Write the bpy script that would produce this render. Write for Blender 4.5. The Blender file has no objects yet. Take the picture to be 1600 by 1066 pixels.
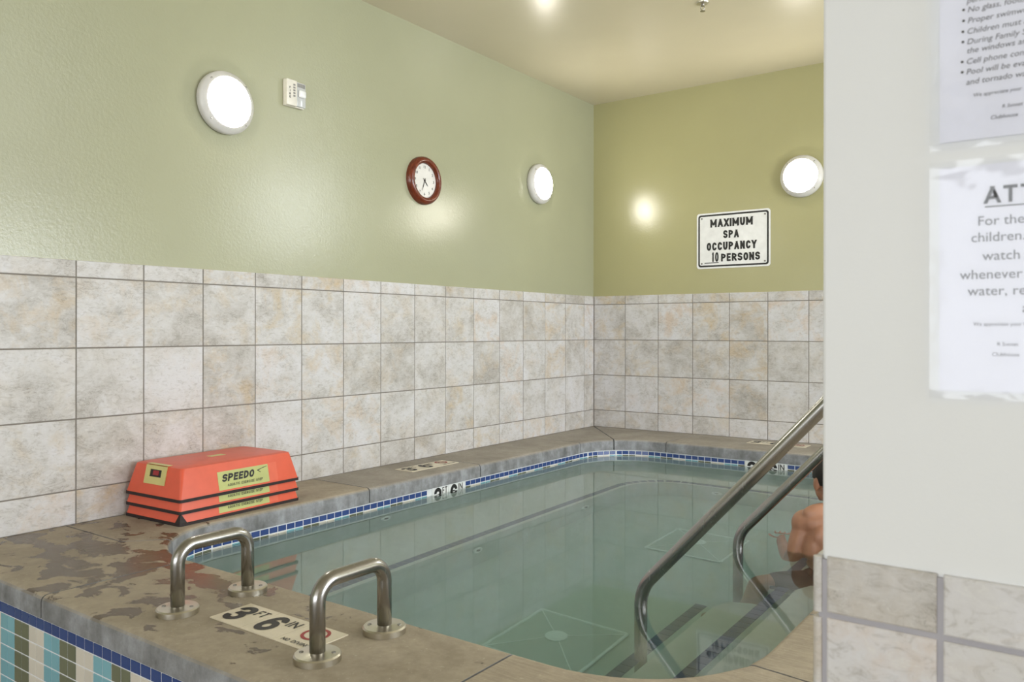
import bpy, bmesh, math, random
from mathutils import Vector, Matrix
random.seed(7)
PI = math.pi
S = bpy.context.scene
COL = S.collection

def lin(c):
    return tuple(((x/255)/12.92 if x/255 <= .04045 else ((x/255+.055)/1.055)**2.4) for x in c)

# ------------------------------------------------------------------ camera, world, light, exposure
EYE = 1.344
cam_d = bpy.data.cameras.new('camera')
cam = bpy.data.objects.new('camera', cam_d); COL.objects.link(cam)
cam_d.sensor_width = 36; cam_d.lens = 1262.9/1600*36
cam_d.shift_y = -15.93/1600
cam_d.clip_start = .05
cam_d.dof.use_dof = True; cam_d.dof.focus_distance = 4.6; cam_d.dof.aperture_fstop = 8.5
cam.matrix_world = (Matrix.Translation((3.784, -6.558, EYE)) @ Matrix.Rotation(math.radians(35.7636), 4, 'Z')
                    @ Matrix.Rotation(PI/2, 4, 'X') @ Matrix.Rotation(math.radians(.0669), 4, 'Z'))
S.camera = cam

W = bpy.data.worlds.new('world'); S.world = W; W.use_nodes = True
W.node_tree.nodes['Background'].inputs[0].default_value = (.90, .95, 1, 1)
W.node_tree.nodes['Background'].inputs[1].default_value = 1.6

def area(name, loc, rot, sx, sy, power, color):
    d = bpy.data.lights.new(name, 'AREA'); d.shape = 'RECTANGLE'; d.size = sx; d.size_y = sy
    d.energy = power; d.color = color
    o = bpy.data.objects.new(name, d); COL.objects.link(o)
    o.location = loc; o.rotation_euler = rot
    return o
# daylight through the windows of the pool hall behind the camera and to the right
area('window_daylight', (3.2, -12.85, 1.75), (PI/2, 0, 0), 6.5, 2.2, 146, (.95, .97, 1))
area('window_daylight', (8.85, -3.4, 1.75), (PI/2, 0, PI/2), 6.0, 2.2, 300, (.92, .965, 1))
LAMP_E = 40.0
S.view_settings.view_transform = 'Standard'
try: S.view_settings.look = 'None'
except Exception: pass
S.view_settings.gamma = 1; S.view_settings.use_curve_mapping = False
S.view_settings.exposure = 0.43
S.cycles.use_denoising = True
S.cycles.max_bounces = 12; S.cycles.transmission_bounces = 8; S.cycles.diffuse_bounces = 5; S.cycles.glossy_bounces = 5
S.cycles.volume_bounces = 3
S.cycles.sample_clamp_indirect = 6

# ------------------------------------------------------------------ material helpers
class NT:
    def __init__(s, name):
        s.m = bpy.data.materials.new(name); s.m.use_nodes = True
        s.t = s.m.node_tree; s.n = s.t.nodes; s.l = s.t.links
        s.b = s.n['Principled BSDF']; s.out = s.n['Material Output']
    def add(s, typ, ins=None, **kw):
        n = s.n.new(typ)
        for k, v in kw.items(): setattr(n, k, v)
        for k, v in (ins or {}).items(): s.set(n, k, v)
        return n
    def set(s, n, k, v):
        i = n.inputs[k]
        if isinstance(v, bpy.types.NodeSocket): s.l.new(v, i)
        elif isinstance(v, (tuple, list)) and len(v) == 3 and i.type == 'RGBA': i.default_value = (*v, 1)
        else: i.default_value = v
    def ramp(s, fac, stops, interp='LINEAR'):
        r = s.add('ShaderNodeValToRGB', {'Fac': fac}); r.color_ramp.interpolation = interp
        e = r.color_ramp.elements
        while len(e) < len(stops): e.new(.5)
        for i, (p, c) in enumerate(stops):
            e[i].position = p; e[i].color = (*c, 1) if len(c) == 3 else c
        return r.outputs['Color']
    def mix(s, fac, a, b, mode='MIX'):
        n = s.add('ShaderNodeMix', data_type='RGBA', blend_type=mode)
        s.set(n, 0, fac); s.set(n, 6, a); s.set(n, 7, b)
        return n.outputs[2]
    def math(s, op, a, b=0.0, c=None, clamp=False):
        n = s.add('ShaderNodeMath', operation=op, use_clamp=clamp); s.set(n, 0, a); s.set(n, 1, b)
        if c is not None: s.set(n, 2, c)
        return n.outputs[0]
    def noise(s, vec, scale, detail=4, rough=.55, dist=0.0):
        n = s.add('ShaderNodeTexNoise', {'Scale': scale, 'Detail': detail, 'Roughness': rough, 'Distortion': dist})
        if vec is not None: s.set(n, 'Vector', vec)
        return n.outputs['Fac']
    def obj(s): return s.add('ShaderNodeTexCoord').outputs['Object']
    def pos(s): return s.add('ShaderNodeNewGeometry').outputs['Position']
    def bump(s, h, strength, dist=.01):
        n = s.add('ShaderNodeBump', {'Strength': strength, 'Distance': dist, 'Height': h})
        s.set(s.b, 'Normal', n.outputs[0])
    def p(s, **kw):
        for k, v in kw.items(): s.set(s.b, k.replace('_', ' '), v)
        return s

def plain(name, rgb, rough=.5, metal=0.0, vary=.06, spec=.5):
    n = NT(name); c = lin(rgb)
    f = n.noise(n.obj(), 14, 3)
    n.p(Base_Color=n.ramp(f, [(.3, tuple(x*(1-vary) for x in c)), (.7, tuple(min(1, x*(1+vary)) for x in c))]),
        Roughness=rough, Metallic=metal)
    n.set(n.b, 'Specular IOR Level', spec)
    return n.m

def paint(name, rgb, rough, bump=.12, spec=.5, scale=150):
    n = NT(name); c = lin(rgb); co = n.pos()
    f = n.noise(co, 1.1, 3)
    n.p(Base_Color=n.ramp(f, [(.3, tuple(x*.97 for x in c)), (.7, tuple(x*1.03 for x in c))]), Roughness=rough)
    n.set(n.b, 'Specular IOR Level', spec)
    n.bump(n.noise(co, scale, 3, .6), bump, .004)
    return n.m

def stone_tile():
    n = NT('stone_tile'); rnd = n.add('ShaderNodeObjectInfo').outputs['Random']
    off = n.add('ShaderNodeVectorMath', {0: n.add('ShaderNodeCombineXYZ', {'X': rnd, 'Y': n.math('FRACT', n.math('MULTIPLY', rnd, 17.3)), 'Z': n.math('FRACT', n.math('MULTIPLY', rnd, 71.7))}).outputs[0], 1: (40, 40, 40)}, operation='MULTIPLY')
    co = n.add('ShaderNodeVectorMath', {0: n.obj(), 1: off.outputs[0]}, operation='ADD').outputs[0]
    r2 = n.math('FRACT', n.math('MULTIPLY', rnd, 53.9)); r3 = n.math('FRACT', n.math('MULTIPLY', rnd, 131.3))
    big = n.noise(co, 5.0, 7, .68, .35)
    shift = n.math('ADD', big, n.math('MULTIPLY', n.math('SUBTRACT', r2, .5), .20))
    base = n.ramp(shift, [(.30, lin((176, 172, 168))), (.42, lin((191, 188, 186))), (.52, lin((202, 200, 200))), (.70, lin((211, 210, 214)))])
    warm = n.ramp(n.noise(co, 6.5, 7, .68, .5), [(.48, (0, 0, 0)), (.66, (1, 1, 1))])
    wf = n.math('MULTIPLY', warm, n.math('MULTIPLY_ADD', n.math('POWER', r3, 1.3), .85, .10))
    wcol = n.ramp(r2, [(.0, lin((190, 168, 136))), (.5, lin((198, 182, 156))), (1, lin((202, 184, 170)))])
    c = n.mix(wf, base, wcol)
    mp = n.add('ShaderNodeMapping', {'Vector': co}); mp.inputs['Rotation'].default_value = (.7, .7, .6); mp.inputs['Scale'].default_value = (1, 2.0, 1.5)
    fine = n.noise(mp.outputs[0], 30, 8, .74, 1.0)
    c = n.mix(n.ramp(fine, [(.32, (.75,)*3), (.48, (0, 0, 0))]), c, n.mix(.55, c, lin((124, 114, 100))))
    c = n.mix(n.ramp(fine, [(.55, (0, 0, 0)), (.70, (.5,)*3)]), c, lin((222, 222, 219)))
    vein = n.noise(mp.outputs[0], 6, 7, .74, 1.2)
    v = n.ramp(n.math('ABSOLUTE', n.math('SUBTRACT', vein, .5)), [(0, (.7,)*3), (.012, (0, 0, 0))])
    c = n.mix(n.math('MULTIPLY', v, n.ramp(big, [(.40, (1, 1, 1)), (.52, (.05,)*3)])), c, lin((104, 92, 80)))
    n.p(Base_Color=c, Roughness=.42)
    n.bump(fine, .22, .002)
    return n.m

def concrete(name, a, b, wet=False, brushed=False):
    n = NT(name); co = n.pos()
    f = n.noise(co, 3.2, 6, .62, .3); g = n.noise(co, 38, 5, .7)
    c = n.ramp(f, [(.28, lin(a)), (.72, lin(b))])
    c = n.mix(n.ramp(g, [(.35, (.45,)*3), (.6, (0, 0, 0))]), c, n.mix(.4, c, lin((84, 76, 64))))
    speck = n.ramp(n.noise(co, 95, 2), [(.66, (0, 0, 0)), (.74, (.35,)*3)])
    c = n.mix(speck, c, lin((206, 198, 182)))
    # upright faces: greyer, streaked by run-down water and lime
    nz = n.add('ShaderNodeSeparateXYZ', {0: n.add('ShaderNodeNewGeometry').outputs['True Normal']}).outputs['Z']
    up = n.ramp(n.math('ABSOLUTE', nz), [(.35, (0, 0, 0)), (.8, (1, 1, 1))])
    mp = n.add('ShaderNodeMapping', {'Vector': co}); mp.inputs['Scale'].default_value = (1, 1, .22)
    st = n.math('ADD', n.math('MULTIPLY', n.noise(mp.outputs[0], 9, 4, .6, .3), .5), n.math('MULTIPLY', n.noise(co, 14, 6, .7), .5))
    side = n.ramp(st, [(.34, lin((98, 98, 99))), (.5, lin((132, 133, 136))), (.62, lin((158, 160, 166)))])
    c = n.mix(up, side, c)
    rough = .62
    hgt = g
    if wet:
        sx = n.add('ShaderNodeSeparateXYZ', {0: co})
        X, Y = sx.outputs['X'], sx.outputs['Y']
        # puddle field, densest by the pool's near left corner
        dx = n.math('MULTIPLY', n.math('SUBTRACT', X, .78), .95); dy = n.math('MULTIPLY', n.math('ADD', Y, 4.86), 1.9)
        d = n.math('SQRT', n.math('ADD', n.math('MULTIPLY', dx, dx), n.math('MULTIPLY', dy, dy)))
        reg = n.math('MULTIPLY_ADD', d, -.17, .155)
        mp2 = n.add('ShaderNodeMapping', {'Vector': co}); mp2.inputs['Scale'].default_value = (1, 1.25, 1)
        pn = n.noise(mp2.outputs[0], 6.5, 5, .58, .5)
        w = n.ramp(n.math('ADD', pn, reg), [(.565, (0, 0, 0)), (.590, (1, 1, 1))])
        w = n.math('MULTIPLY', w, up)
        c = n.mix(n.math('MULTIPLY', w, .82), c, lin((80, 67, 52)))
        rough = n.math('MULTIPLY_ADD', w, -.36, .62)
    if brushed:
        mp3 = n.add('ShaderNodeMapping', {'Vector': co}); mp3.inputs['Rotation'].default_value = (0, 0, .9); mp3.inputs['Scale'].default_value = (1, 14, 1)
        br = n.noise(mp3.outputs[0], 12, 4, .7)
        c = n.mix(n.ramp(br, [(.4, (0, 0, 0)), (.75, (.5,)*3)]), c, lin((196, 184, 164)))
        hgt = br
    n.p(Base_Color=c, Roughness=rough)
    n.set(n.b, 'Specular IOR Level', .35)
    n.bump(hgt, .25, .003)
    return n.m

def steel(name, rough=.2, tint=(172, 170, 166)):
    n = NT(name); co = n.obj()
    mp = n.add('ShaderNodeMapping', {'Vector': co}); mp.inputs['Scale'].default_value = (1, 1, .05)
    f = n.noise(mp.outputs[0], 160, 2)
    n.p(Base_Color=n.ramp(n.noise(co, 6, 3), [(.3, tuple(x*.9 for x in lin(tint))), (.7, lin(tint))]), Metallic=1.0,
        Roughness=n.math('MULTIPLY_ADD', f, .12, rough-.06))
    return n.m

def glazed(name, rgb, rough=.16):
    n = NT(name); c = lin(rgb); r = n.add('ShaderNodeObjectInfo').outputs['Random']
    n.p(Base_Color=n.mix(n.math('MULTIPLY', r, .35), c, tuple(min(1, x*1.3+.01) for x in c)), Roughness=rough)
    n.bump(n.noise(n.obj(), 40, 2), .05, .002)
    return n.m

def emit(name, col, e):
    n = NT(name); n.p(Base_Color=(.9, .9, .88), Roughness=.3)
    n.set(n.b, 'Emission Color', col); n.set(n.b, 'Emission Strength', e)
    return n.m

def ink(name, rgb, rough=.5):
    return plain(name, rgb, rough, 0, .04)

def water_mat():
    n = NT('spa_water'); n.n.remove(n.b)
    co = n.pos()
    b = n.add('ShaderNodeBump', {'Strength': .035, 'Distance': .02, 'Height': n.noise(co, 2.2, 2, .5, .3)})
    g = n.add('ShaderNodeBsdfGlass', {'Color': (1, 1, 1), 'IOR': 1.333, 'Roughness': .03, 'Normal': b.outputs[0]})
    n.l.new(g.outputs[0], n.out.inputs['Surface'])
    ab = n.add('ShaderNodeVolumeAbsorption', {'Color': (.26, .82, .84), 'Density': .36})
    sc = n.add('ShaderNodeVolumeScatter', {'Color': (.84, 1.0, .97), 'Density': .34, 'Anisotropy': .3})
    ad = n.add('ShaderNodeAddShader'); n.l.new(ab.outputs[0], ad.inputs[0]); n.l.new(sc.outputs[0], ad.inputs[1])
    n.l.new(ad.outputs[0], n.out.inputs['Volume'])
    return n.m

def clear_film():
    n = NT('clear_film'); n.n.remove(n.b)
    co = n.obj()
    b = n.add('ShaderNodeBump', {'Strength': .2, 'Distance': .004, 'Height': n.noise(co, 18, 2, .5, .6)})
    t = n.add('ShaderNodeBsdfTransparent', {'Color': (.985, .985, .985)})
    g = n.add('ShaderNodeBsdfGlossy', {'Color': (1, 1, 1), 'Roughness': .06, 'Normal': b.outputs[0]})
    fr = n.add('ShaderNodeFresnel', {'IOR': 1.45, 'Normal': b.outputs[0]})
    m = n.add('ShaderNodeMixShader', {0: fr.outputs[0]}); n.l.new(t.outputs[0], m.inputs[1]); n.l.new(g.outputs[0], m.inputs[2])
    n.l.new(m.outputs[0], n.out.inputs['Surface'])
    return n.m

M = dict(
    green=paint('green_wall_paint', (165, 166, 139), .21, .2, .6, 70),
    cream=paint('cream_ceiling_paint', (213, 204, 180), .24, .10, .55, 110),
    green_dim=paint('green_wall_paint_dim', (169, 165, 122), .21, .2, .6, 70), white=paint('white_column_paint', (224, 226, 229), .5, .06),  # back wall: same green paint, its weaker window light put into the colour
    hall=paint('hall_wall_paint', (214, 212, 200), .6, .06),
    tile=stone_tile(), grout=plain('grey_grout', (128, 122, 116), .9), cgrout=plain('lilac_grey_grout', (170, 168, 176), .9),
    wgrout=plain('pale_mosaic_grout', (222, 224, 228), .8),
    coping=concrete('coping_concrete', (138, 132, 124), (170, 164, 156)),
    coping_wet=concrete('damp_coping_concrete', (142, 132, 116), (182, 171, 154), wet=True),
    coping_brush=concrete('brushed_coping_concrete', (138, 127, 112), (178, 167, 151), brushed=True),
    mass=plain('spa_masonry', (120, 116, 108), .9), joint=plain('joint_sealant', (52, 48, 44), .8),
    floor=plain('floor_concrete', (150, 142, 128), .6),
    plaster=plain('pool_plaster', (192, 198, 190), .7, 0, .05),
    blue=glazed('cobalt_mosaic', (50, 72, 128)), teal=glazed('aqua_mosaic', (122, 172, 186)),
    olive=glazed('olive_mosaic', (108, 112, 92)), bone=glazed('bone_mosaic', (208, 202, 192)),
    slate=glazed('slate_blue_nosing', (62, 70, 104), .4),
    steel=steel('brushed_steel', .25, (164, 162, 160)), flange=steel('polished_steel', .3, (204, 199, 186)),
    lampring=plain('lamp_ring_white', (214, 212, 208), .35), lampglow=emit('lamp_diffuser', (1, .95, .84), LAMP_E),
    screw=plain('screw_grey', (130, 128, 124), .35, .8), black=ink('black_ink', (28, 27, 28)), gray=ink('grey_ink', (92, 92, 100)),
    red=ink('red_ink', (150, 38, 40)), markwhite=plain('marker_ceramic', (214, 205, 184), .3),
    enamel=plain('white_enamel', (232, 233, 234), .22), plastic=plain('white_plastic', (226, 222, 212), .4),
    lens=plain('strobe_lens', (196, 198, 198), .12), grille=plain('grille_grey', (140, 138, 134), .5),
    wood=None, face=plain('clock_paper', (226, 224, 220), .35), brass=plain('hand_black', (40, 34, 30), .4),
    orange=plain('orange_plastic', (220, 92, 64), .38, 0, .05), scuff=plain('worn_orange_film', (226, 104, 78), .3), rubber=plain('black_rubber', (38, 28, 28), .6),
    lime=plain('pale_lime_plastic', (206, 196, 128), .4), label=plain('lime_label', (186, 190, 122), .35),
    paper=plain('white_paper', (226, 227, 236), .6, 0, .015), film=clear_film(), water=water_mat(),
    drain=plain('drain_cover_white', (244, 248, 246), .5), jet=plain('jet_white', (236, 240, 238), .3),
    skin=None, hair=plain('dark_hair', (24, 18, 16), .6, 0, .3), shorts=plain('dark_shorts', (54, 34, 32), .8),
    glass=None)
def wood():
    n = NT('cherry_wood'); mp = n.add('ShaderNodeMapping', {'Vector': n.obj()}); mp.inputs['Scale'].default_value = (1, 1, 5)
    n.p(Base_Color=n.ramp(n.noise(mp.outputs[0], 22, 4, .6, .8), [(.3, lin((84, 34, 20))), (.7, lin((128, 60, 36)))]), Roughness=.2)
    return n.m
M['wood'] = wood()
def skin():
    n = NT('tanned_skin'); f = n.noise(n.obj(), 7, 4)
    n.p(Base_Color=n.ramp(f, [(.3, lin((160, 112, 88))), (.7, lin((186, 138, 112)))]), Roughness=.42)
    n.set(n.b, 'Subsurface Weight', .08); n.set(n.b, 'Subsurface Radius', (.01, .004, .002))
    return n.m
M['skin'] = skin()

# ------------------------------------------------------------------ object helpers
def link(name, data, mat=None, parent=None):
    o = bpy.data.objects.new(name, data); COL.objects.link(o)
    if mat is not None and data is not None and not data.materials: data.materials.append(mat)
    if parent is not None: o.parent = parent
    return o
def obj(name, bm, mat, parent=None, smooth=False, sharp=None):
    me = bpy.data.meshes.new(name)
    bmesh.ops.recalc_face_normals(bm, faces=bm.faces[:])
    bm.to_mesh(me); bm.free()
    if smooth:
        for p in me.polygons: p.use_smooth = True
        if sharp: me.set_sharp_from_angle(angle=math.radians(sharp))
    return link(name, me, mat, parent)
def thing(name, label, cat, loc=(0, 0, 0), rot=(0, 0, 0), group=None):
    o = bpy.data.objects.new(name, None); COL.objects.link(o); o.empty_display_size = .05
    o.location = loc; o.rotation_euler = rot
    return tag(o, label, cat, group)
def tag(o, label=None, cat=None, group=None, kind=None):
    if label: o['label'] = label
    if cat: o['category'] = cat
    if group: o['group'] = group
    if kind: o['kind'] = kind
    return o
def struct(o, label, cat): return tag(o, label, cat, None, 'structure')

def add_box(bm, lo, hi, bev=0.0):
    r = bmesh.ops.create_cube(bm, size=1)
    c = [(a+b)/2 for a, b in zip(lo, hi)]; s = [b-a for a, b in zip(lo, hi)]
    for v in r['verts']: v.co = Vector([c[i]+v.co[i]*s[i] for i in range(3)])
    if bev:
        es = list({e for v in r['verts'] for e in v.link_edges})
        bmesh.ops.bevel(bm, geom=es, offset=bev, segments=2, affect='EDGES', profile=.5)
    return bm
def box(lo, hi, bev=0.0): return add_box(bmesh.new(), lo, hi, bev)
def add_prism(bm, pts, z0, z1):
    a = [bm.verts.new((x, y, z0)) for x, y in pts]; b = [bm.verts.new((x, y, z1)) for x, y in pts]
    n = len(pts); top = bm.faces.new(b); bm.faces.new(a[::-1])
    for i in range(n): bm.faces.new((a[i], a[(i+1) % n], b[(i+1) % n], b[i]))
    return a, b
def prism(pts, z0, z1):
    bm = bmesh.new(); add_prism(bm, pts, z0, z1); return bm
def add_lathe(bm, prof, seg=32, mat=Matrix()):
    rings = []
    for r, z in prof:
        if r < 1e-6: rings.append([bm.verts.new(mat @ Vector((0, 0, z)))])
        else: rings.append([bm.verts.new(mat @ Vector((r*math.cos(2*PI*i/seg), r*math.sin(2*PI*i/seg), z))) for i in range(seg)])
    for A, B in zip(rings, rings[1:]):
        for i in range(seg):
            j = (i+1) % seg
            if len(A) == 1 and len(B) == 1: continue
            if len(A) == 1: bm.faces.new((A[0], B[i], B[j]))
            elif len(B) == 1: bm.faces.new((A[i], A[j], B[0]))
            else: bm.faces.new((A[i], A[j], B[j], B[i]))
    return bm
def lathe(prof, seg=32, mat=Matrix()): return add_lathe(bmesh.new(), prof, seg, mat)
def fillet(pts, r, n=8):
    out = [Vector(pts[0])]
    for a, b, c in zip(pts, pts[1:], pts[2:]):
        a, b, c = Vector(a), Vector(b), Vector(c); u = (a-b).normalized(); v = (c-b).normalized()
        ang = u.angle(v); t = r/math.tan(ang/2); p = b+u*t; q = b+v*t
        ctr = b+(u+v).normalized()*(r/math.sin(ang/2)); P, Q = p-ctr, q-ctr
        th = P.angle(Q); ax = P.cross(Q).normalized()
        for i in range(n+1): out.append(ctr+Matrix.Rotation(th*i/n, 3, ax) @ P)
    out.append(Vector(pts[-1])); return out
def add_tube(bm, pts, r, seg=20, caps=True):
    pts = [Vector(p) for p in pts]; T = []
    for i in range(len(pts)):
        a = pts[max(i-1, 0)]; b = pts[min(i+1, len(pts)-1)]; T.append((b-a).normalized())
    up = Vector((0, 0, 1)) if abs(T[0].z) < .9 else Vector((1, 0, 0))
    N = (up-T[0]*up.dot(T[0])).normalized(); rings = []
    for i, p in enumerate(pts):
        if i: N = (N-T[i]*N.dot(T[i])).normalized()
        B = T[i].cross(N); rr = r[i] if isinstance(r, (list, tuple)) else r
        rings.append([bm.verts.new(p+(N*math.cos(2*PI*k/seg)+B*math.sin(2*PI*k/seg))*rr) for k in range(seg)])
    for A, Bq in zip(rings, rings[1:]):
        for i in range(seg): bm.faces.new((A[i], A[(i+1) % seg], Bq[(i+1) % seg], Bq[i]))
    if caps: bm.faces.new(rings[0][::-1]); bm.faces.new(rings[-1])
    return bm
def tube(pts, r, seg=20): return add_tube(bmesh.new(), pts, r, seg)

def text(name, body, size, mat, parent, mtx, bold=0.0, sx=1.0, shear=0.0, align='CENTER', ext=.0006, rows=1.0):
    c = bpy.data.curves.new('t', 'FONT'); c.body = body; c.size = size; c.align_x = align; c.align_y = 'CENTER'
    c.extrude = ext; c.offset = bold; c.shear = shear; c.space_line = rows; c.resolution_u = 3
    o = bpy.data.objects.new('t', c); COL.objects.link(o)
    me = bpy.data.meshes.new_from_object(o.evaluated_get(bpy.context.evaluated_depsgraph_get()))
    bpy.data.objects.remove(o); bpy.data.curves.remove(c)
    me.transform(mtx @ Matrix.Diagonal((sx, 1, 1, 1)))
    me.materials.clear(); me.name = name
    return link(name, me, mat, parent)
def frame(origin, xax, yax):
    x = Vector(xax).normalized(); y = Vector(yax).normalized(); z = x.cross(y)
    m = Matrix((x, y, z)).transposed().to_4x4(); m.translation = Vector(origin); return m

# drawn capitals: skeleton strokes in a unit box, points with a third value are rounded
GL = {'A': [[(0, 0), (.5, 1), (1, 0)], [(.2, .3), (.8, .3)]], 'C': [[(1, .70), (1, 1, 1), (0, 1, 1), (0, 0, 1), (1, 0, 1), (1, .30)]],
      'D': [[(0, 0), (0, 1), (1, 1, 1), (1, 0, 1), (0, 0)]], 'E': [[(1, 1), (0, 1), (0, 0), (1, 0)], [(0, .52), (.88, .52)]],
      'F': [[(1, 1), (0, 1), (0, 0)], [(0, .52), (.88, .52)]], 'G': [[(1, .72), (1, 1, 1), (0, 1, 1), (0, 0, 1), (1, 0, 1), (1, .46), (.55, .46)]],
      'H': [[(0, 0), (0, 1)], [(1, 0), (1, 1)], [(0, .5), (1, .5)]], 'I': [[(.5, 0), (.5, 1)]], 'M': [[(0, 0), (0, 1), (.5, .2), (1, 1), (1, 0)]],
      'N': [[(0, 0), (0, 1), (1, 0), (1, 1)]], 'O': [[(.5, 1), (0, 1, 1), (0, 0, 1), (1, 0, 1), (1, 1, 1), (.5, 1)]],
      'P': [[(0, 0), (0, 1), (1, 1, 1), (1, .45, 1), (0, .45)]], 'Q': [[(.5, 1), (0, 1, 1), (0, 0, 1), (1, 0, 1), (1, 1, 1), (.5, 1)], [(.55, .32), (1.05, -.04)]],
      'R': [[(0, 0), (0, 1), (1, 1, 1), (1, .47, 1), (0, .47)], [(.5, .47), (1, 0)]],
      'S': [[(1, .74), (1, 1, 1), (0, 1, 1), (0, .51, 1), (1, .51, 1), (1, 0, 1), (0, 0, 1), (0, .26)]], 'T': [[(0, 1), (1, 1)], [(.5, 1), (.5, 0)]],
      'U': [[(0, 1), (0, 0, 1), (1, 0, 1), (1, 1)]], 'V': [[(0, 1), (.5, 0), (1, 1)]], 'X': [[(0, 0), (1, 1)], [(0, 1), (1, 0)]],
      'Y': [[(0, 1), (.5, .45), (1, 1)], [(.5, .48), (.5, 0)]], '0': [[(.5, 1), (0, 1, 1), (0, 0, 1), (1, 0, 1), (1, 1, 1), (.5, 1)]],
      '1': [[(.1, .80), (.7, 1), (.7, 0)]], '3': [[(0, .74), (0, 1, 1), (1, 1, 1), (1, .53, 1), (.35, .53)], [(.35, .53), (1, .53, 1), (1, 0, 1), (0, 0, 1), (0, .26)]],
      '6': [[(1, .76), (1, 1, 1), (0, 1, 1), (0, .28)], [(0, .32), (0, 0, 1), (1, 0, 1), (1, .60, 1), (0, .60, 1), (0, .30)]]}
GW = {'I': .30, 'M': 1.32, '1': .62, 'E': .88, 'F': .86, ' ': .6, 'A': 1.08, 'V': 1.05, 'Y': 1.05, 'T': .95}
def stext(name, body, h, width, stroke, mat, parent, mtx, shear=0.0, align='CENTER', gap=.13, z=.0008):
    """flat print: body in drawn capitals h tall and width wide overall"""
    ws = [GW.get(c, 1) for c in body]; gp = gap*h; tot = width-gp*(len(body)-1); k = tot/sum(ws)
    x0 = {'CENTER': -width/2, 'LEFT': 0}[align]; bm = bmesh.new(); t = stroke*h/2; lift = 0
    for c, w in zip(body, ws):
        W_ = w*k
        for path in GL.get(c, []):
            n = lambda p: Vector((x0+t+p[0]*(W_-2*t) if c != 'I' else x0+W_/2, -h/2+t+p[1]*(h-2*t)))
            pts = []
            for i, p in enumerate(path):
                b = n(p)
                if len(p) == 2: pts.append(b); continue
                a, q = n(path[i-1]), n(path[i+1])
                ka = .5 if len(path[i-1]) == 3 else .98; kq = .5 if len(path[i+1]) == 3 else .98
                R = .42*h; ua = (a-b)*min(ka, R/max((a-b).length, 1e-6)); uq = (q-b)*min(kq, R/max((q-b).length, 1e-6))
                for j in range(7):
                    th = PI/2*j/6; pts.append(b+ua*(1-math.sin(th))+uq*(1-math.cos(th)))
            cl = [pts[0]]
            for p in pts[1:]:
                if (p-cl[-1]).length > 1e-5: cl.append(p)
            closed = (cl[0]-cl[-1]).length < 1e-5
            runs = [[cl[0]]]
            for a, b, q in zip(cl, cl[1:], cl[2:]+[None]):
                runs[-1].append(b)
                if q is not None and (b-a).angle(q-b) > 1.75: runs.append([b])
            for pts in runs:
                lift += 1; Lr = []; cd = closed and len(runs) == 1
                for m_, p in enumerate(pts):
                    d0 = (p-pts[m_-1]).normalized() if m_ else ((pts[-1]-pts[-2]).normalized() if cd else None)
                    d1 = (pts[m_+1]-p).normalized() if m_ < len(pts)-1 else ((pts[1]-pts[0]).normalized() if cd else None)
                    end = -1 if d0 is None else (1 if d1 is None else 0)
                    d0 = d0 or d1; d1 = d1 or d0
                    n0 = Vector((-d0.y, d0.x)); n1 = Vector((-d1.y, d1.x)); m = (n0+n1).normalized(); m = m/max(m.dot(n0), .5)
                    e2 = [p+m*t, p-m*t]
                    if end and abs(d0.y) > .25 and abs(abs(p.y)-(h/2-t)) < .02*h:
                        yt = math.copysign(h/2, p.y); e2 = [q+d0*((yt-q.y)/d0.y) for q in e2]
                    elif end and abs(d0.y) <= .25: e2 = [q+d0*end*t*.9 for q in e2]
                    Lr.append(e2)
                vv = [[bm.verts.new(mtx @ Vector((q.x+shear*q.y, q.y, z+lift*.00006))) for q in e2] for e2 in Lr]
                for A, B in zip(vv, vv[1:]): bm.faces.new((A[1], B[1], B[0], A[0]))
        x0 += W_+gp
    me = bpy.data.meshes.new(name); bm.to_mesh(me); bm.free()
    return link(name, me, mat, parent)

# ------------------------------------------------------------------ dimensions (m)
ZC, ZW, ZM = .457, .325, .371          # coping top, water, mosaic top
ZF = ZW-.85                            # spa floor
PX0, PX1, PY0, PY1, PR = .465, 3.06, -4.755, -.58, .45
YF = -5.28                             # outer mosaic face
CEIL = 3.451; TT = 1.662               # ceiling, tile top
TP = .325; GJ = .006                   # wall tile pitch and joint
T0 = 1.587                             # joint below the top course

# ------------------------------------------------------------------ room shell
wl = struct(obj('wall_left', box((-.15, -13, -.6), (-.009, .15, CEIL)), M['green']), 'sage green left wall above a stone tile wainscot, with lamps and a clock', 'wall')
wb = struct(obj('wall_back', box((-.009, .009, -.6), (9.0, .15, CEIL)), M['green_dim']), 'green back wall, coloured for dimmer light, above stone tile, carrying the occupancy sign', 'wall')
struct(obj('ceiling', box((-.15, -13, CEIL), (9.15, .15, CEIL+.1)), M['cream']), 'glossy cream ceiling over the spa', 'ceiling')
fl = bmesh.new(); add_box(fl, (-.15, -13, -.1), (9.15, YF+.02, 0)); add_box(fl, (3.7, YF+.02, -.1), (9.15, .15, 0))
struct(obj('floor', fl, M['floor']), 'grey concrete floor of the pool hall', 'floor')
def holed(name, x0, x1, holes, z0, z1, put):
    bm = bmesh.new(); xs = x0
    for a, b in holes:
        put(bm, xs, a, 0, CEIL); put(bm, a, b, 0, z0); put(bm, a, b, z1, CEIL); xs = b
    put(bm, xs, x1, 0, CEIL)
    return obj(name, bm, M['hall'])
NW = [(.1, 2.1), (2.3, 4.3), (4.5, 6.5)]
struct(holed('wall_front', -.15, 9.15, NW, .65, 2.85, lambda bm, a, b, c, d: add_box(bm, (a, -13.15, c), (b, -13, d))), 'pale hall wall with windows behind the viewpoint', 'wall')
RW = [(-6.4, -4.5), (-4.3, -2.4), (-2.2, -.4)]
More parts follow.
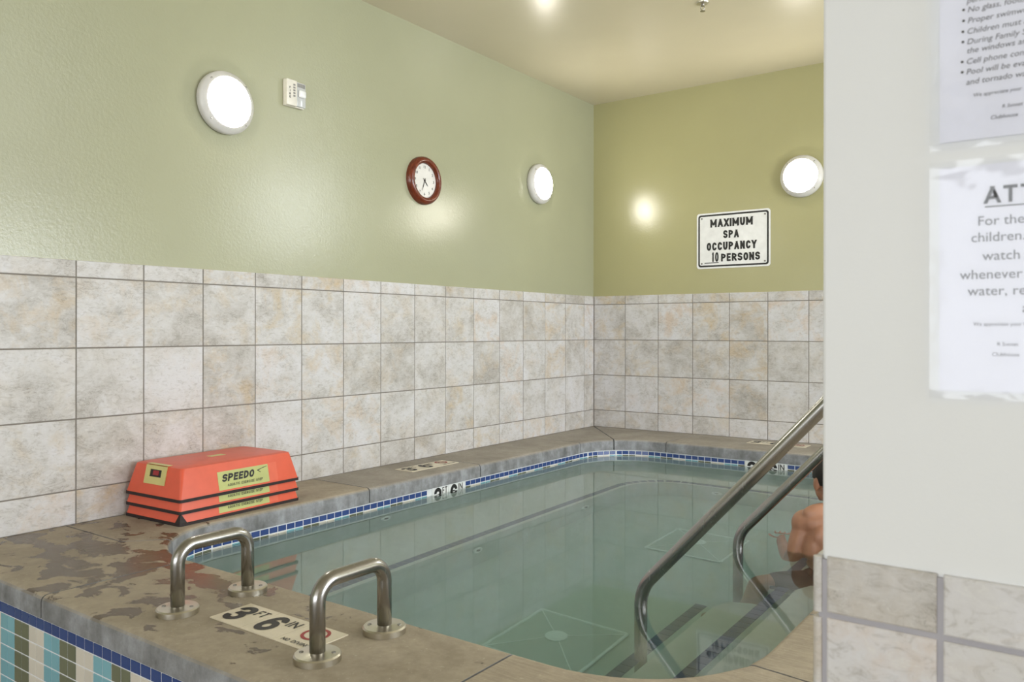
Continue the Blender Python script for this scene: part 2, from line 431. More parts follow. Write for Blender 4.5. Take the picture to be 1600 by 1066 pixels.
struct(holed('wall_right', -13, .15, RW, .65, 2.85, lambda bm, a, b, c, d: add_box(bm, (9.0, a, c), (9.15, b, d))), 'pale hall wall with windows on the right', 'wall')

# an unseen window added behind the column, guessed from the left wall's bright patch
win = struct(thing('guessed_window', 'small high window on the back wall beyond the white column', 'window', (4.35, .009, 2.82)), 'small high window on the back wall beyond the white column', 'window')
bm = bmesh.new()
for lo, hi in (((-.66, -.035, -.56), (.66, .0, -.50)), ((-.66, -.035, .50), (.66, .0, .56)), ((-.66, -.035, -.50), (-.60, 0, .50)), ((.60, -.035, -.50), (.66, 0, .50)), ((-.02, -.03, -.50), (.02, 0, .50))): add_box(bm, lo, hi)
obj('window_frame', bm, M['white'], win); obj('window_pane', box((-.60, -.012, -.50), (.60, -.004, .50)), emit('bright_pane', (.93, .97, 1), 9.0), win)

# wall tiles: each its own part, meshes shared by size
_tm = {}
def tile_mesh(w, h, th=.008):
    k = (round(w, 4), round(h, 4))
    if k not in _tm:
        bm = bmesh.new(); e = .0022
        f = lambda i, z: [bm.verts.new((sx*(w/2-i), sy*(h/2-i), z)) for sx, sy in ((-1, -1), (1, -1), (1, 1), (-1, 1))]
        A, B, C = f(0, -th), f(0, -e*.6), f(e, 0)
        for P, Q in ((A, B), (B, C)):
            for i in range(4): bm.faces.new((P[i], P[(i+1) % 4], Q[(i+1) % 4], Q[i]))
        bm.faces.new(C)
        me = bpy.data.meshes.new('wall_tile'); bm.to_mesh(me); bm.free(); me.materials.append(M['tile']); _tm[k] = me
    return _tm[k]
def wall_tiles(parent, edges, rows, place):
    for a, b in edges:
        for c, d in rows:
            w, h = b-a-GJ, d-c-GJ
            if w < .01 or h < .01: continue
            o = link('wall_tile', tile_mesh(w, h), None, parent)
            mt = place((a+b)/2, (c+d)/2); mt = mt @ Matrix.Translation((0, 0, random.uniform(-.0008, .0004)))
            o.matrix_world = mt
rows = [(T0, TT+GJ)] + [(T0-TP*(k+1), T0-TP*k) for k in range(3)] + [(ZC-.001, T0-3*TP)]
S0 = .170
ledges = [(0, S0)] + [(S0+TP*k, S0+TP*(k+1)) for k in range(18)]
wall_tiles(wl, ledges, rows, lambda s, z: frame((0, -s, z), (0, 1, 0), (0, 0, 1)))
bedges = [(.002, .327)] + [(.327+TP*k, .327+TP*(k+1)) for k in range(11)]
wall_tiles(wb, bedges, rows, lambda s, z: frame((s, 0, z), (1, 0, 0), (0, 0, 1)))
obj('grout_bed', box((-.009, -6.05, ZC-.002), (-.0025, .009, TT-.002)), M['grout'], wl)
obj('grout_bed', box((-.0025, .0025, ZC-.002), (3.9, .009, TT-.002)), M['grout'], wb)

# column at right (end of a wall), white paint over stone tile
CX, CY = 3.484, -5.418; CT = EYE-.307
wc = struct(obj('wall_column', box((CX, CY, -.1), (5.2, CY+.30, CEIL), .004), M['white']), 'white painted wall end at right, tiled at its foot, with two notices', 'wall')
ctile = [(CX+.004, CX+.144), (CX+.144, CX+.144+TP), (CX+.144+TP, CX+.144+2*TP)]
ZJ = EYE-.383
crow = [(ZJ, CT+GJ), (ZJ-TP, ZJ), (ZJ-2*TP, ZJ-TP)]
GJ = .0075
wall_tiles(wc, ctile, crow, lambda s, z: frame((s, CY-.008, z), (1, 0, 0), (0, 0, 1)))
wall_tiles(wc, [(-.30, 0)], crow, lambda s, z: frame((CX-.009, CY-s, z), (0, -1, 0), (0, 0, 1)))
GJ = .006
obj('grout_bed', box((CX-.003, CY-.0045, 0), (5.0, CY, CT-.002)), M['cgrout'], wc)
# bullnose ends of the side tiles, seen edge-on past the corner
for (c, d) in crow:
    b = bmesh.new(); add_tube(b, [(CX-.0045, CY-.0035, c+.003), (CX-.0045, CY-.0035, d-.0045)], .0062, 10)
    obj('bullnose_edge', b, M['tile'], wc, True, 50)

# ------------------------------------------------------------------ spa outline
def rr(off=0.0, n=10):
    """closed outline of the pool, from the near left corner up the left side; off > 0 grows it"""
    x0, x1, y0, y1, r = PX0-off, PX1+off, PY0-off, PY1+off, max(PR+off, .02)
    out = []
    for cx, cy, a0 in ((x0+r, y1-r, PI), (x1-r, y1-r, PI/2), (x1-r, y0+r, 0), (x0+r, y0+r, -PI/2)):
        for i in range(n+1):
            a = a0-PI/2*i/n; out.append((cx+r*math.cos(a), cy+r*math.sin(a)))
    return out
def inner_path(off=0.0): return rr(off, 12)

spa = thing('spa_basin', 'sunken spa basin with pale plaster, bench, steps and a blue mosaic waterline', 'spa')
spa['kind'] = 'structure'
def ring(name, o_in, o_out, z0, z1, mat, parent, top=True):
    A, B = rr(o_in), rr(o_out); n = len(A); bm = bmesh.new()
    v = [[bm.verts.new((*p, z)) for p in L] for L, z in ((A, z0), (A, z1), (B, z1), (B, z0))]
    for P, Q in zip(v, v[1:]+v[:1]):
        for i in range(n): bm.faces.new((P[i], P[(i+1) % n], Q[(i+1) % n], Q[i]))
    return obj(name, bm, mat, parent)
ring('plaster_shell', 0, .05, ZF-.05, .283, M['plaster'], spa)
ring('mosaic_bed', .0008, .05, .283, ZM, M['wgrout'], spa)
obj('spa_floor', prism(rr(.03), ZF-.06, ZF), M['plaster'], spa)
# bench: a U along the left, back and right sides
BZ = ZW-.45; e = .004
ip = fillet([(1.06, PY0-.03, 0), (1.06, -1.07, 0), (2.56, -1.07, 0), (2.56, -2.95, 0)], .32, 8)
inn = [(p.x, p.y) for p in ip]
poly = [(PX0-.02, PY0-.03), (PX0-.02, PY1+.02), (PX1+.02, PY1+.02), (PX1+.02, -2.95)] + inn[::-1]
bm = bmesh.new(); a, b = add_prism(bm, poly, ZF-.01, BZ)
obj('bench', bm, M['plaster'], spa)
def strip(name, path, z, w, pitch, inset, parent):
    """rows of small square tiles let into a tread, one joined strip"""
    bm = bmesh.new(); P = [Vector((x, y, 0)) for x, y in path]
    L = [0]
    for p, q in zip(P, P[1:]): L.append(L[-1]+(q-p).length)
    s = pitch/2
    while s < L[-1]-pitch/2:
        i = max(k for k in range(len(L)) if L[k] <= s); i = min(i, len(P)-2)
        t = (P[i+1]-P[i]).normalized(); c = P[i]+t*(s-L[i]); nrm = Vector((t.y, -t.x, 0))*-1
        c = c+nrm*(inset+w/2); h = pitch/2-.002
        q = [c+t*u*h+nrm*v*(w/2) for u, v in ((-1, -1), (1, -1), (1, 1), (-1, 1))]
        lo = [bm.verts.new((p.x, p.y, z-.002)) for p in q]; hi = [bm.verts.new((p.x, p.y, z+.003)) for p in q]
        bm.faces.new(hi)
        for k in range(4): bm.faces.new((lo[k], lo[(k+1) % 4], hi[(k+1) % 4], hi[k]))
        s += pitch
    o = obj(name, bm, M['slate'], parent); o['kind'] = 'stuff'; return o
strip('bench_nosing_tiles', inn, BZ, .05, .0535, .03, spa)
# entry steps in the near right corner
for i, (xe, D, yb) in enumerate(((2.76, .25, -2.95), (2.455, .50, -3.10))):
    zt = ZW-D
    pts = [(xe, PY0-.03), (PX1+.02, PY0-.03), (PX1+.02, yb), (xe, yb)]
    bm = bmesh.new(); add_prism(bm, [(PX1+.02, PY0-.03), (PX1+.02, yb), (xe+.12, yb), (xe+.035, yb-.035), (xe, yb-.12), (xe, PY0-.03)], ZF-.01, zt)
    obj('step', bm, M['plaster'], spa)
    strip('step_nosing_tiles', [(xe, PY0+.02), (xe, yb-.12)], zt, .05, .0535, .025, spa)

# waterline mosaic: walk the outline at tile pitch
def walk(off, pitch):
    P = rr(off, 16); P = [Vector((x, y)) for x, y in P]; P.append(P[0]); out = []; acc = 0; seglen = [(q-p).length for p, q in zip(P, P[1:])]
    tot = sum(seglen); n = round(tot/pitch); st = tot/n; i = 0; base = 0
    for k in range(n):
        s = (k+.5)*st
        while base+seglen[i] < s: base += seglen[i]; i += 1
        t = (P[i+1]-P[i]).normalized(); out.append((P[i]+t*(s-base), t))
    return out, st
wk, st = walk(.0, .0532)
_mm = {}
def mosaic_mesh(w, h, mat):
    k = (round(w, 4), round(h, 4), mat.name)
    if k not in _mm:
        bm = bmesh.new(); e = .0012
        f = lambda i, z: [bm.verts.new((sx*(w/2-i), sy*(h/2-i), z)) for sx, sy in ((-1, -1), (1, -1), (1, 1), (-1, 1))]
        A, B, C = f(0, -.004), f(0, .0002), f(e, .0016)
        for P, Q in ((A, B), (B, C)):
            for i in range(4): bm.faces.new((P[i], P[(i+1) % 4], Q[(i+1) % 4], Q[i]))
        bm.faces.new(C); me = bpy.data.meshes.new('mosaic_tile'); bm.to_mesh(me); bm.free(); me.materials.append(mat); _mm[k] = me
    return _mm[k]
# spans kept free for the two waterline depth markers
MKL = (-2.80, -2.485); MKB = (1.640, 1.965)
trio = ['teal', 'teal', 'olive', 'olive', 'bone', 'bone']
for i, (p, t) in enumerate(wk):
    if p.x < .47 and MKL[0]-.02 < p.y < MKL[1]+.02: continue
    if p.y > -.585 and MKB[0]-.02 < p.x < MKB[1]+.02: continue
    nrm = Vector((t.y, -t.x, 0))                     # towards the water
    for (c, h, mt, nm) in ((.3485, .0275, 'blue', 'mosaic_tile'), (.3055, .050, trio[i % 6], 'accent_tile')):
        o = link(nm, mosaic_mesh(st-.0050, h, M[mt]), None, spa)
        x = Vector((0, 0, 1)).cross(nrm)
        o.matrix_world = frame((p.x, p.y, c), x, (0, 0, 1))

# coping: cast slabs butted with open joints
cop = thing('spa_coping', 'grey brown concrete coping slabs around the spa, damp at the near left', 'coping')
cop['kind'] = 'structure'
ov = -.012                                          # slab noses reach a little over the mosaic
_c = [Vector(p) for p in rr(ov, 14)]; IN = []
for p, q in zip(_c, _c[1:]+_c[:1]):
    k = max(1, round((q-p).length/.08)); IN += [p.lerp(q, i/k) for i in range(k)]
n_in = len(IN)
def near(pt): return min(range(n_in), key=lambda i: (IN[i]-Vector(pt)).length)
def inner_between(a, b):
    """points of the inner outline from a to b, walking up the left side (clockwise seen from above)"""
    A, B = Vector(a), Vector(b)
    i, j = near(A), near(B)
    pts = [A]; k = i; lst = []
    while True:
        lst.append(IN[k])
        if k == j: break
        k = (k+1) % n_in
    cen = lambda p: p
    lst = [p for p in lst if (p-A).length > .02 and (p-B).length > .02]
    # drop points lying before A / beyond B
    if len(lst) > 1 and (lst[0]-A).dot(lst[1]-lst[0]) < 0: lst = lst[1:]
    if len(lst) > 1 and (B-lst[-1]).dot(lst[-1]-lst[-2]) < 0: lst = lst[:-1]
    return [A]+lst+[B]
XL, YB2, XR, YFc = PX0-ov, PY1+ov, PX1+ov, PY0-ov   # faces of the nose lines
XL, XR = PX0+.012, PX1-.012; YB2, YFc = PY1-.012, PY0+.012
YO = YF-.006                                        # outer front nose
XO = 3.70
g = .0035
def slab(a, b, outer, mat, zoff=0.0, nose=.022, zb=ZM+.0005):
    inn = inner_between(a, b)
    pts = [(p.x, p.y) for p in inn] + outer
    bm = bmesh.new(); lo, hi = add_prism(bm, pts, zb, ZC+zoff)
    m = len(inn)
    noseE = []
    for k in range(len(pts)):
        p, q = pts[k], pts[(k+1) % len(pts)]
        inside = k < m-1
        front = abs(p[1]-YO) < .002 and abs(q[1]-YO) < .002
        if inside or front:
            ed = bm.edges.get((hi[k], hi[(k+1) % len(pts)])); noseE.append(ed)
    bmesh.ops.recalc_face_normals(bm, faces=bm.faces[:])
    bmesh.ops.bevel(bm, geom=noseE, offset=nose, segments=4, affect='EDGES', profile=.5, clamp_overlap=True)
    o = obj('coping_slab', bm, mat, cop, True, 35); return o
c45 = PR-ov
dg = (PX0+PR-(PR-.012)*.7071, PY1-PR+(PR-.012)*.7071)
JL = [-3.335, -2.325, -1.035]
C_, W_, B_ = M['coping'], M['coping_wet'], M['coping_brush']
yj = -4.765
dl = (PX0+PR-(PR-.012)*.7071, PY0+PR-(PR-.012)*.7071)
slab((dl[0]-.002, dl[1]+.003), (XL, JL[0]-g), [(.001, JL[0]-g), (.001, yj+g), (.47, yj+g)], W_)
slab((XL, JL[0]+g), (XL, JL[1]-g), [(.001, JL[1]-g), (.001, JL[0]+g)], C_)
slab((XL, JL[1]+g), (XL, JL[2]-g), [(.001, JL[2]-g), (.001, JL[1]+g)], C_)
slab((XL, JL[2]+g), (dg[0]-.003, dg[1]-.003), [(.004, -.012), (.001, -.02), (.001, JL[2]+g)], C_)
slab((dg[0]+.003, dg[1]+.003), (1.005-g, YB2), [(1.045-g, -.001), (.02, -.001), (.012, -.004)], C_)
slab((1.005+g, YB2), (2.30-g, YB2), [(2.30-g, -.001), (1.045+g, -.001)], C_)
slab((2.30+g, YB2), (XR, -2.0), [(XO, -2.0), (XO, -.001), (2.30+g, -.001)], C_)
slab((XR, -2.0-2*g), (XR, -3.95+g), [(XO, -4.10+g), (XO, -2.0-2*g)], B_)
slab((XR, -3.95-g), (PX1-.028, -4.44+g), [(XO, -4.53+g), (XO, -4.10-g)], B_)
slab((PX1-.028, -4.44-g), (2.49+g, YFc), [(2.49+g, YO), (XO, YO), (XO, -4.53-g)], B_, zb=.380)
slab((2.49-g, YFc), (.95+g, YFc), [(.93+g, YO), (2.49-g, YO)], W_, zb=.380)
slab((.95-g, YFc), (dl[0]+.002, dl[1]-.003), [(.47, yj-g), (.001, yj-g), (.001, YO), (.93-g, YO)], W_, zb=.380)
# masonry under the coping
mbm = bmesh.new()
obj('masonry', box((0.0, YF+.012, -.1), (PX0-.052, -.001, ZM-.001)), M['mass'], cop)
obj('masonry', box((PX0-.052, YF+.012, -.1), (XO, PY0-.052, ZM-.001)), M['mass'], cop)
obj('masonry', box((PX0-.052, PY1+.052, -.1), (XO, -.001, ZM-.001)), M['mass'], cop)
obj('masonry', box((PX1+.052, PY0-.052, -.1), (XO, PY1+.052, ZM-.001)), M['mass'], cop)
struct(obj('deck', box((XO, CY+.302, 0), (9.0, -.0, ZC-.004)), M['floor']), 'raised concrete deck on the far side of the white column', 'deck')

# outer mosaic facade below the front coping
fac = struct(obj('wall_spa_front', box((0.0, YF+.0008, -.05), (3.70, YF+.012, .3795)), M['wgrout']), 'low front wall of the spa in blue, aqua, olive and bone mosaic', 'wall')
FP = .0541; fx0 = .667; rows_f = [(.374-.036, .374)] + [(.3345-.0553*(k+1)+.0045, .3345-.0553*k) for k in range(5)]
far_bm = {k: bmesh.new() for k in ('blue', 'teal', 'olive', 'bone')}
for i in range(-12, 56):
    x0 = fx0+FP*i
    if x0 < .004 or x0 > 3.64: continue
    cname = trio[i % 6] if False else ['teal', 'olive', 'olive', 'bone', 'bone', 'teal'][i % 6]
    for r, (za, zb) in enumerate(rows_f):
        mt = 'blue' if r == 0 else cname
        if (8 > i >= -3 or r < 3) and i < 26:
            o = link('mosaic_tile', mosaic_mesh(FP-.0048, zb-za, M[mt]), None, fac)
            o.matrix_world = frame((x0+FP/2, YF, (za+zb)/2), (1, 0, 0), (0, 0, 1))
        else:
            add_box(far_bm[mt], (x0+.0018, YF-.0016, za), (x0+FP-.0018, YF+.004, zb))
    for r in range(3):
        zb = .3345-.0553*(r+5); add_box(far_bm[cname], (x0+.0018, YF-.0016, zb-.0523), (x0+FP-.0018, YF+.004, zb))
for k, bmx in far_bm.items():
    o = obj('mosaic_field', bmx, M[k], fac); o['kind'] = 'stuff'

# ------------------------------------------------------------------ water
bm = prism(rr(.004, 12), ZF-.02, ZW)
water = tag(obj('spa_water', bm, M['water']), 'still green tinted water filling the spa', 'water', None, 'stuff')

# ------------------------------------------------------------------ drains and jets under water
for (x, y, lb) in ((1.905, -2.09, 'square white drain cover on the spa floor, the farther of two'), (1.905, -3.62, 'square white drain cover on the spa floor, the nearer of two')):
    d = thing('drain_cover', lb, 'drain', (x, y, ZF))
    h = .225
    bm = bmesh.new(); v = [bm.verts.new((sx*h, sy*h, .012)) for sx, sy in ((-1, -1), (1, -1), (1, 1), (-1, 1))]
    lo = [bm.verts.new((p.co.x, p.co.y, 0)) for p in v]; m_ = [bm.verts.new((sx*.035, sy*.035, .05)) for sx, sy in ((-1, -1), (1, -1), (1, 1), (-1, 1))]
    for i in range(4):
        j = (i+1) % 4; bm.faces.new((lo[i], lo[j], v[j], v[i])); bm.faces.new((v[i], v[j], m_[j], m_[i]))
    bm.faces.new(m_); obj('cover', bm, M['plaster'], d)
    bm = bmesh.new()
    for i in range(4):
        s4 = ((-1, -1), (1, -1), (1, 1), (-1, 1)); a, b = s4[i], s4[(i+1) % 4]
        add_tube(bm, [(a[0]*h, a[1]*h, .014), (b[0]*h, b[1]*h, .014)], .009, 8); add_tube(bm, [(a[0]*h, a[1]*h, .014), (a[0]*.03, a[1]*.03, .051)], .003, 8)
    obj('rim', bm, M['drain'], d)
    obj('hub', lathe([(0, .05), (.05, .05), (.05, .058), (.03, .062), (0, .062)], 16), M['drain'], d)
jn = 0
for (pt, nx, lb) in (((PX0, -3.2, .06), (1, 0, 0), 'round white jet on the left spa wall above the bench'),
                 ((1.06, -3.1, -.29), (1, 0, 0), 'round white jet on the left bench front, nearest of three'), ((1.06, -1.95, -.29), (1, 0, 0), 'round white jet on the left bench front, farther along'),
                 ((1.62, -1.07, -.29), (0, -1, 0), 'round white jet on the back bench front')):
    z = Vector(nx); o = thing('jet_fitting', lb, 'jet', (0, 0, 0)); o.matrix_world = frame(pt, Vector((0, 0, 1)).cross(z), (0, 0, 1))
    obj('jet_ring', lathe([(.02, 0), (.04, 0), (.04, .006), (.032, .012), (.02, .010), (.02, 0)], 20), M['jet'], o, True, 40)
    obj('nozzle', lathe([(0, .004), (.012, .004), (.012, .014), (.006, .014), (.006, .006), (0, .006)], 14), M['grille'], o)

# ------------------------------------------------------------------ depth markers
def no_diving(parent, mtx, s):
    """red ring with slash and a diving figure on a tile of side s"""
    bm = bmesh.new(); R = s*.29
    pts = [(R*math.cos(a), R*math.sin(a)) for a in [2*PI*i/28 for i in range(28)]]
    A = [bm.verts.new(mtx @ Vector((x*1.0, y*1.0+s*.12, .0009))) for x, y in pts]; B = [bm.verts.new(mtx @ Vector((x*.76, y*.76+s*.12, .0009))) for x, y in pts]
    for i in range(28): bm.faces.new((A[i], A[(i+1) % 28], B[(i+1) % 28], B[i]))
    w = R*.11; u = Vector((.7071, -.7071, 0)); v = Vector((.7071, .7071, 0)); c = Vector((0, s*.12, .001))
    bm.faces.new([bm.verts.new(mtx @ (c+u*a*R*.8+v*b*w)) for a, b in ((-1, -1), (1, -1), (1, 1), (-1, 1))])
    obj('prohibition_ring', bm, M['red'], parent)
    bm = bmesh.new(); k = s*.30
    fig = [(-.55, .05), (-.40, .28), (-.12, .22), (.18, .02), (.45, -.25), (.38, -.32), (.12, -.16), (.05, -.30), (-.05, -.28), (-.02, -.10), (-.22, .06), (-.34, -.02)]
    bm.faces.new([bm.verts.new(mtx @ Vector((x*k, y*k+s*.12, .0007))) for x, y in fig])
    bm.faces.new([bm.verts.new(mtx @ Vector((.40*k+.09*k*math.cos(t), -.06*k+s*.12+.09*k*math.sin(t), .0007))) for t in [2*PI*i/10 for i in range(10)]])
    obj('diver_figure', bm, M['black'], parent)
def depth_tile(parent, mtx, s, big, small, th=.006, w=None, dy=0.0, mat='markwhite'):
    w = w or s
    t = obj('marker_tile', box((-w/2+.001, -s/2+.001, -th), (w/2-.001, s/2-.001, 0)), M[mat], parent)
    t.data.transform(mtx)
    if big:
        stext('depth_digit', big, s*.76, s*.46, .20, M['black'], t, mtx @ Matrix.Translation((-s*.16, dy, 0)))
        stext('depth_unit', small, s*.27, s*.30, .15, M['black'], t, mtx @ Matrix.Translation((s*.27, s*.21+dy*1.2, 0)))
    return t
def marker(lb, mtx, s=.1524, diving=True):
    m = thing('depth_marker', lb, 'depth marker', (0, 0, 0), group='depth markers')
    m.matrix_world = mtx
    I = Matrix.Translation
    kw = {} if diving else dict(dy=.013, mat='enamel')
    depth_tile(m, I((-s if diving else -s/2, 0, 0)), s, '3', 'FT', **kw); depth_tile(m, I((0 if diving else s/2, 0, 0)), s, '6', 'IN', **kw)
    if diving:
        t = depth_tile(m, I((s, 0, 0)), s, None, None)
        no_diving(t, I((s, 0, 0)), s)
        stext('no_diving_words', 'NO DIVING', s*.11, s*.76, .17, M['black'], t, I((s, -s*.36, 0)))
    return m
marker('3 FT 6 IN tiles set flat in the near coping between the two grab bars', frame((1.797, -5.003, ZC+.003), (1, 0, 0), (0, 1, 0)))
marker('3 FT 6 IN tiles set flat in the left coping beyond the orange steps', frame((.244, -2.585, ZC+.003), (0, 1, 0), (-1, 0, 0)))
marker('3 FT 6 IN tiles set flat in the back coping under the tile wall', frame((1.775, -.195, ZC+.003), (1, 0, 0), (0, 1, 0)))
marker('3 FT 6 IN waterline tiles on the left spa side, half under water', frame((PX0+.004, (MKL[0]+MKL[1])/2, .2945), (0, 1, 0), (0, 0, 1)), .153, False)
marker('3 FT 6 IN waterline tiles on the back spa side, behind the handrails', frame(((MKB[0]+MKB[1])/2, PY1-.004, .2945), (1, 0, 0), (0, 0, 1)), .153, False)

# ------------------------------------------------------------------ grab bars and handrails
def flange(parent, x, y, z, r=.064, mat=None):
    f = obj('flange', lathe([(.0205, .0), (r, .0), (r, .016), (r-.004, .020), (.03, .021), (.0205, .023), (.0205, 0)], 36), M['flange'], parent, True, 35)
    f.location = (x, y, z)
    for a in (.6, .6+PI):
        s_ = obj('set_screw', lathe([(0, .019), (.006, .019), (.006, .0225), (.003, .0235), (0, .0235)], 10), M['screw'], f)
        s_.location = (.044*math.cos(a), .044*math.sin(a), 0)
    return f
RT = .0215
for (y0, y1, x, lb) in ((-5.112, -4.853, 1.450, 'bent steel grab bar on the near coping, left of the depth marker'), (-5.098, -4.845, 2.088, 'bent steel grab bar on the near coping, right of the depth marker')):
    gb = thing('grab_bar', lb, 'grab bar', (x, 0, ZC), group='steel grab bars on the near coping')
    h = .208
    obj('bar', tube(fillet([(0, y0, -.002), (0, y0, h), (0, y1, h), (0, y1, -.002)], .058, 10), RT, 24), M['steel'], gb, True)
    flange(gb, 0, y0, .0003); flange(gb, 0, y1, .0003)
for (y, x0, lb) in ((-3.845, 2.420, 'steel handrail slanting into the water, the nearer of two'), (-2.858, 2.428, 'steel handrail slanting into the water, the farther, beside the bather')):
    hr = thing('stair_handrail', lb, 'handrail', (0, y, 0), group='steel handrails down the spa steps')
    zb = EYE-.955
    p0 = (x0, 0, ZF); p1 = (x0, 0, zb); xt = 3.30; zt = zb+(xt-x0)*1.09
    path = fillet([p0, p1, (xt, 0, zt), (3.86, 0, zt), (3.86, 0, ZC-.004)], .16, 12)
    obj('rail', tube(path, .024, 28), M['steel'], hr, True)
    flange(hr, x0, 0, ZF+.0005, .06); flange(hr, 3.86, 0, ZC-.004, .06)

# ------------------------------------------------------------------ exercise steps
LX, LY = .424, .696                                  # footprint
stack = Matrix.Translation((.2125, -4.137, ZC)) @ Matrix.Rotation(math.radians(2.6), 4, 'Z')
HS, INS = .152, .030
def rrect(hx, hy, r, n=4):
    out = []
    for cx, cy, a0 in ((hx-r, hy-r, 0), (-hx+r, hy-r, PI/2), (-hx+r, -hy+r, PI), (hx-r, -hy+r, 1.5*PI)):
        for i in range(n+1): out.append((cx+r*math.cos(a0+PI/2*i/n), cy+r*math.sin(a0+PI/2*i/n)))
    return out
def make_step(lb, z, notch):
    t = thing('exercise_step', lb, 'exercise step', group='orange exercise steps stacked on the left coping')
    t.matrix_world = stack @ Matrix.Translation((0, 0, z))
    hx, hy = LX/2, LY/2
    prof = [(0, .012, .020), (.85, 0, .026), (.97, 0, .030), (1, 0, .034)]
    levels = [(hx, hy, .012, .010), (hx-INS*.88, hy-INS*.88, HS-.016, .020), (hx-INS*.97, hy-INS*.97, HS-.005, .024), (hx-INS-.014, hy-INS-.014, HS, .022)]
    bm = bmesh.new(); rg = []
    for a, b, zz, r in levels: rg.append([bm.verts.new((x, y, zz)) for x, y in rrect(a, b, r)])
    for A, B in zip(rg, rg[1:]):
        for i in range(len(A)): bm.faces.new((A[i], A[(i+1) % len(A)], B[(i+1) % len(A)], B[i]))
    bm.faces.new(rg[-1])
    # hollow underside, so that the steps nest
    inn = []
    for a, b, zz, r in ((hx-.006, hy-.006, .012, .010), (hx-INS-.008, hy-INS-.008, HS-.006, .020)):
        inn.append([bm.verts.new((x, y, zz)) for x, y in rrect(a, b, r)])
    for i in range(len(inn[0])):
        j = (i+1) % len(inn[0])
        bm.faces.new((inn[0][j], inn[0][i], inn[1][i], inn[1][j])); bm.faces.new((rg[0][i], inn[0][i], inn[0][j], rg[0][j]))
    bm.faces.new(inn[1][::-1])
    o = obj('body', bm, M['orange'], t, True, 32)
    # black rubber rim, open at the near corner on the lowest step
    bm = bmesh.new(); A = rrect(hx+.003, hy+.003, .012); B = rrect(hx-.008, hy-.008, .008); n = len(A)
    va = [[bm.verts.new((x, y, zz)) for x, y in L] for L, zz in ((A, 0), (A, .014), (B, .014), (B, 0))]
    for P, Q in zip(va, va[1:]+va[:1]):
        for i in range(n): bm.faces.new((P[i], P[(i+1) % n], Q[(i+1) % n], Q[i]))
    obj('rim', bm, M['rubber'], t)
    if notch:                                        # dark corner slot with its rubber foot
        d = Vector((1, -1, 0)).normalized()
        bm = bmesh.new(); c = Vector((hx, -hy, 0))
        w = .040
        q = [c+Vector((.0035, w, .006)), c+Vector((.0035, -.0035, .006)), c+Vector((-w, -.0035, .006))]
        tp = [c+Vector((-.0025, .012, .050)), c+Vector((-.003, .003, .050)), c+Vector((-.012, .0025, .050))]
        a = [bm.verts.new(p) for p in q]; b = [bm.verts.new(p) for p in tp]; k = bm.verts.new(c+Vector((-.04, .04, .006))); k2 = bm.verts.new(c+Vector((-.03, .03, .048)))
        bm.faces.new((a[0], a[1], b[1], b[0])); bm.faces.new((a[1], a[2], b[2], b[1])); bm.faces.new((a[2], k, k2, b[2])); bm.faces.new((k, a[0], b[0], k2)); bm.faces.new((b[0], b[1], b[2], k2)); bm.faces.new((a[0], k, a[2], a[1]))
        obj('corner_foot', bm, M['rubber'], t)
    # label on the long side (+x face), tilted with the wall
    sl = Vector((-INS*.88, 0, HS-.028)).normalized()
    org = Vector((hx, 0, .012))
    lab0, lab1 = -.138, .160
    zlo, zhi = .010, .098
    fm = frame(org+sl*(zlo+zhi)/2+Vector((.0008, (lab0+lab1)/2, 0)), (0, 1, 0), sl)
    w2, h2 = (lab1-lab0)/2, (zhi-zlo)/2
    lb_o = obj('label', box((-w2, -h2, -.0006), (w2, h2, .0006)), M['label'], t); lb_o.data.transform(fm)
    stext('brand_lettering', 'SPEEDO', .036, .186, .25, M['black'], lb_o, fm @ Matrix.Translation((-w2+.024, .012, .0008)), .30, 'LEFT', .12)
    stext('small_lettering', 'AQUATIC EXERCISE STEP', .0125, .205, .15, M['black'], lb_o, fm @ Matrix.Translation((-w2+.050, -.024, .0008)), .15, 'LEFT', .24)
    bm = bmesh.new()
    for pts in ([(.078, .022), (.110, .030), (.110, .027), (.088, .020), (.104, .010), (.098, .010)], [(.112, .031), (.142, .036), (.142, .034), (.112, .027)]):
        bm.faces.new([bm.verts.new(fm @ Vector((x, y, .0012))) for x, y in pts])
    obj('arrow_mark', bm, M['black'], lb_o)
    wf_ = obj('worn_film', box((w2+.001, -h2, -.0006), (w2+.055, h2+.004, .0003)), M['scuff'], t); wf_.data.transform(fm)
    # handle frame on the near short side (-y face), wrapping over the top edge
    sl2 = Vector((0, INS*.88, HS-.028)).normalized(); fm2 = frame(Vector((0, -hy-.0006, .012)), (1, 0, 0), sl2)
    bm = bmesh.new(); fw, z0, z1 = .080, .052, .139
    ow, oz0, oz1 = .044, .086, .120
    for lo, hi in (((-fw, z0, 0), (fw, oz0, .004)), ((-fw, oz1, 0), (fw, z1, .004)), ((-fw, oz0, 0), (-ow, oz1, .004)), ((ow, oz0, 0), (fw, oz1, .004))): add_box(bm, lo, hi)
    for v in bm.verts: v.co = fm2 @ v.co
    hf = obj('handle_frame', bm, M['lime'], t)
    bm = box((-ow, oz0, -.0005), (ow, oz1, .0012))
    for v in bm.verts: v.co = fm2 @ v.co
    obj('hand_hole', bm, M['rubber'], hf)
    bm = box((-.022, oz0+.008, .001), (.022, oz1-.004, .003), .001)
    for v in bm.verts: v.co = fm2 @ v.co
    obj('red_grip', bm, M['red'], hf)
    bm = box((-fw, -hy+INS-.003, HS-.0005), (fw, -hy+INS+.022, HS+.0015))
    obj('handle_lip', bm, M['lime'], hf)
    return t
make_step('orange plastic exercise step, lowest of the stack of three, with a dark corner slot', 0.0, True)
make_step('orange plastic exercise step in the middle of the stack of three', .053, False)
top = make_step('orange plastic exercise step on top of the stack of three, fully in view', .106, False)
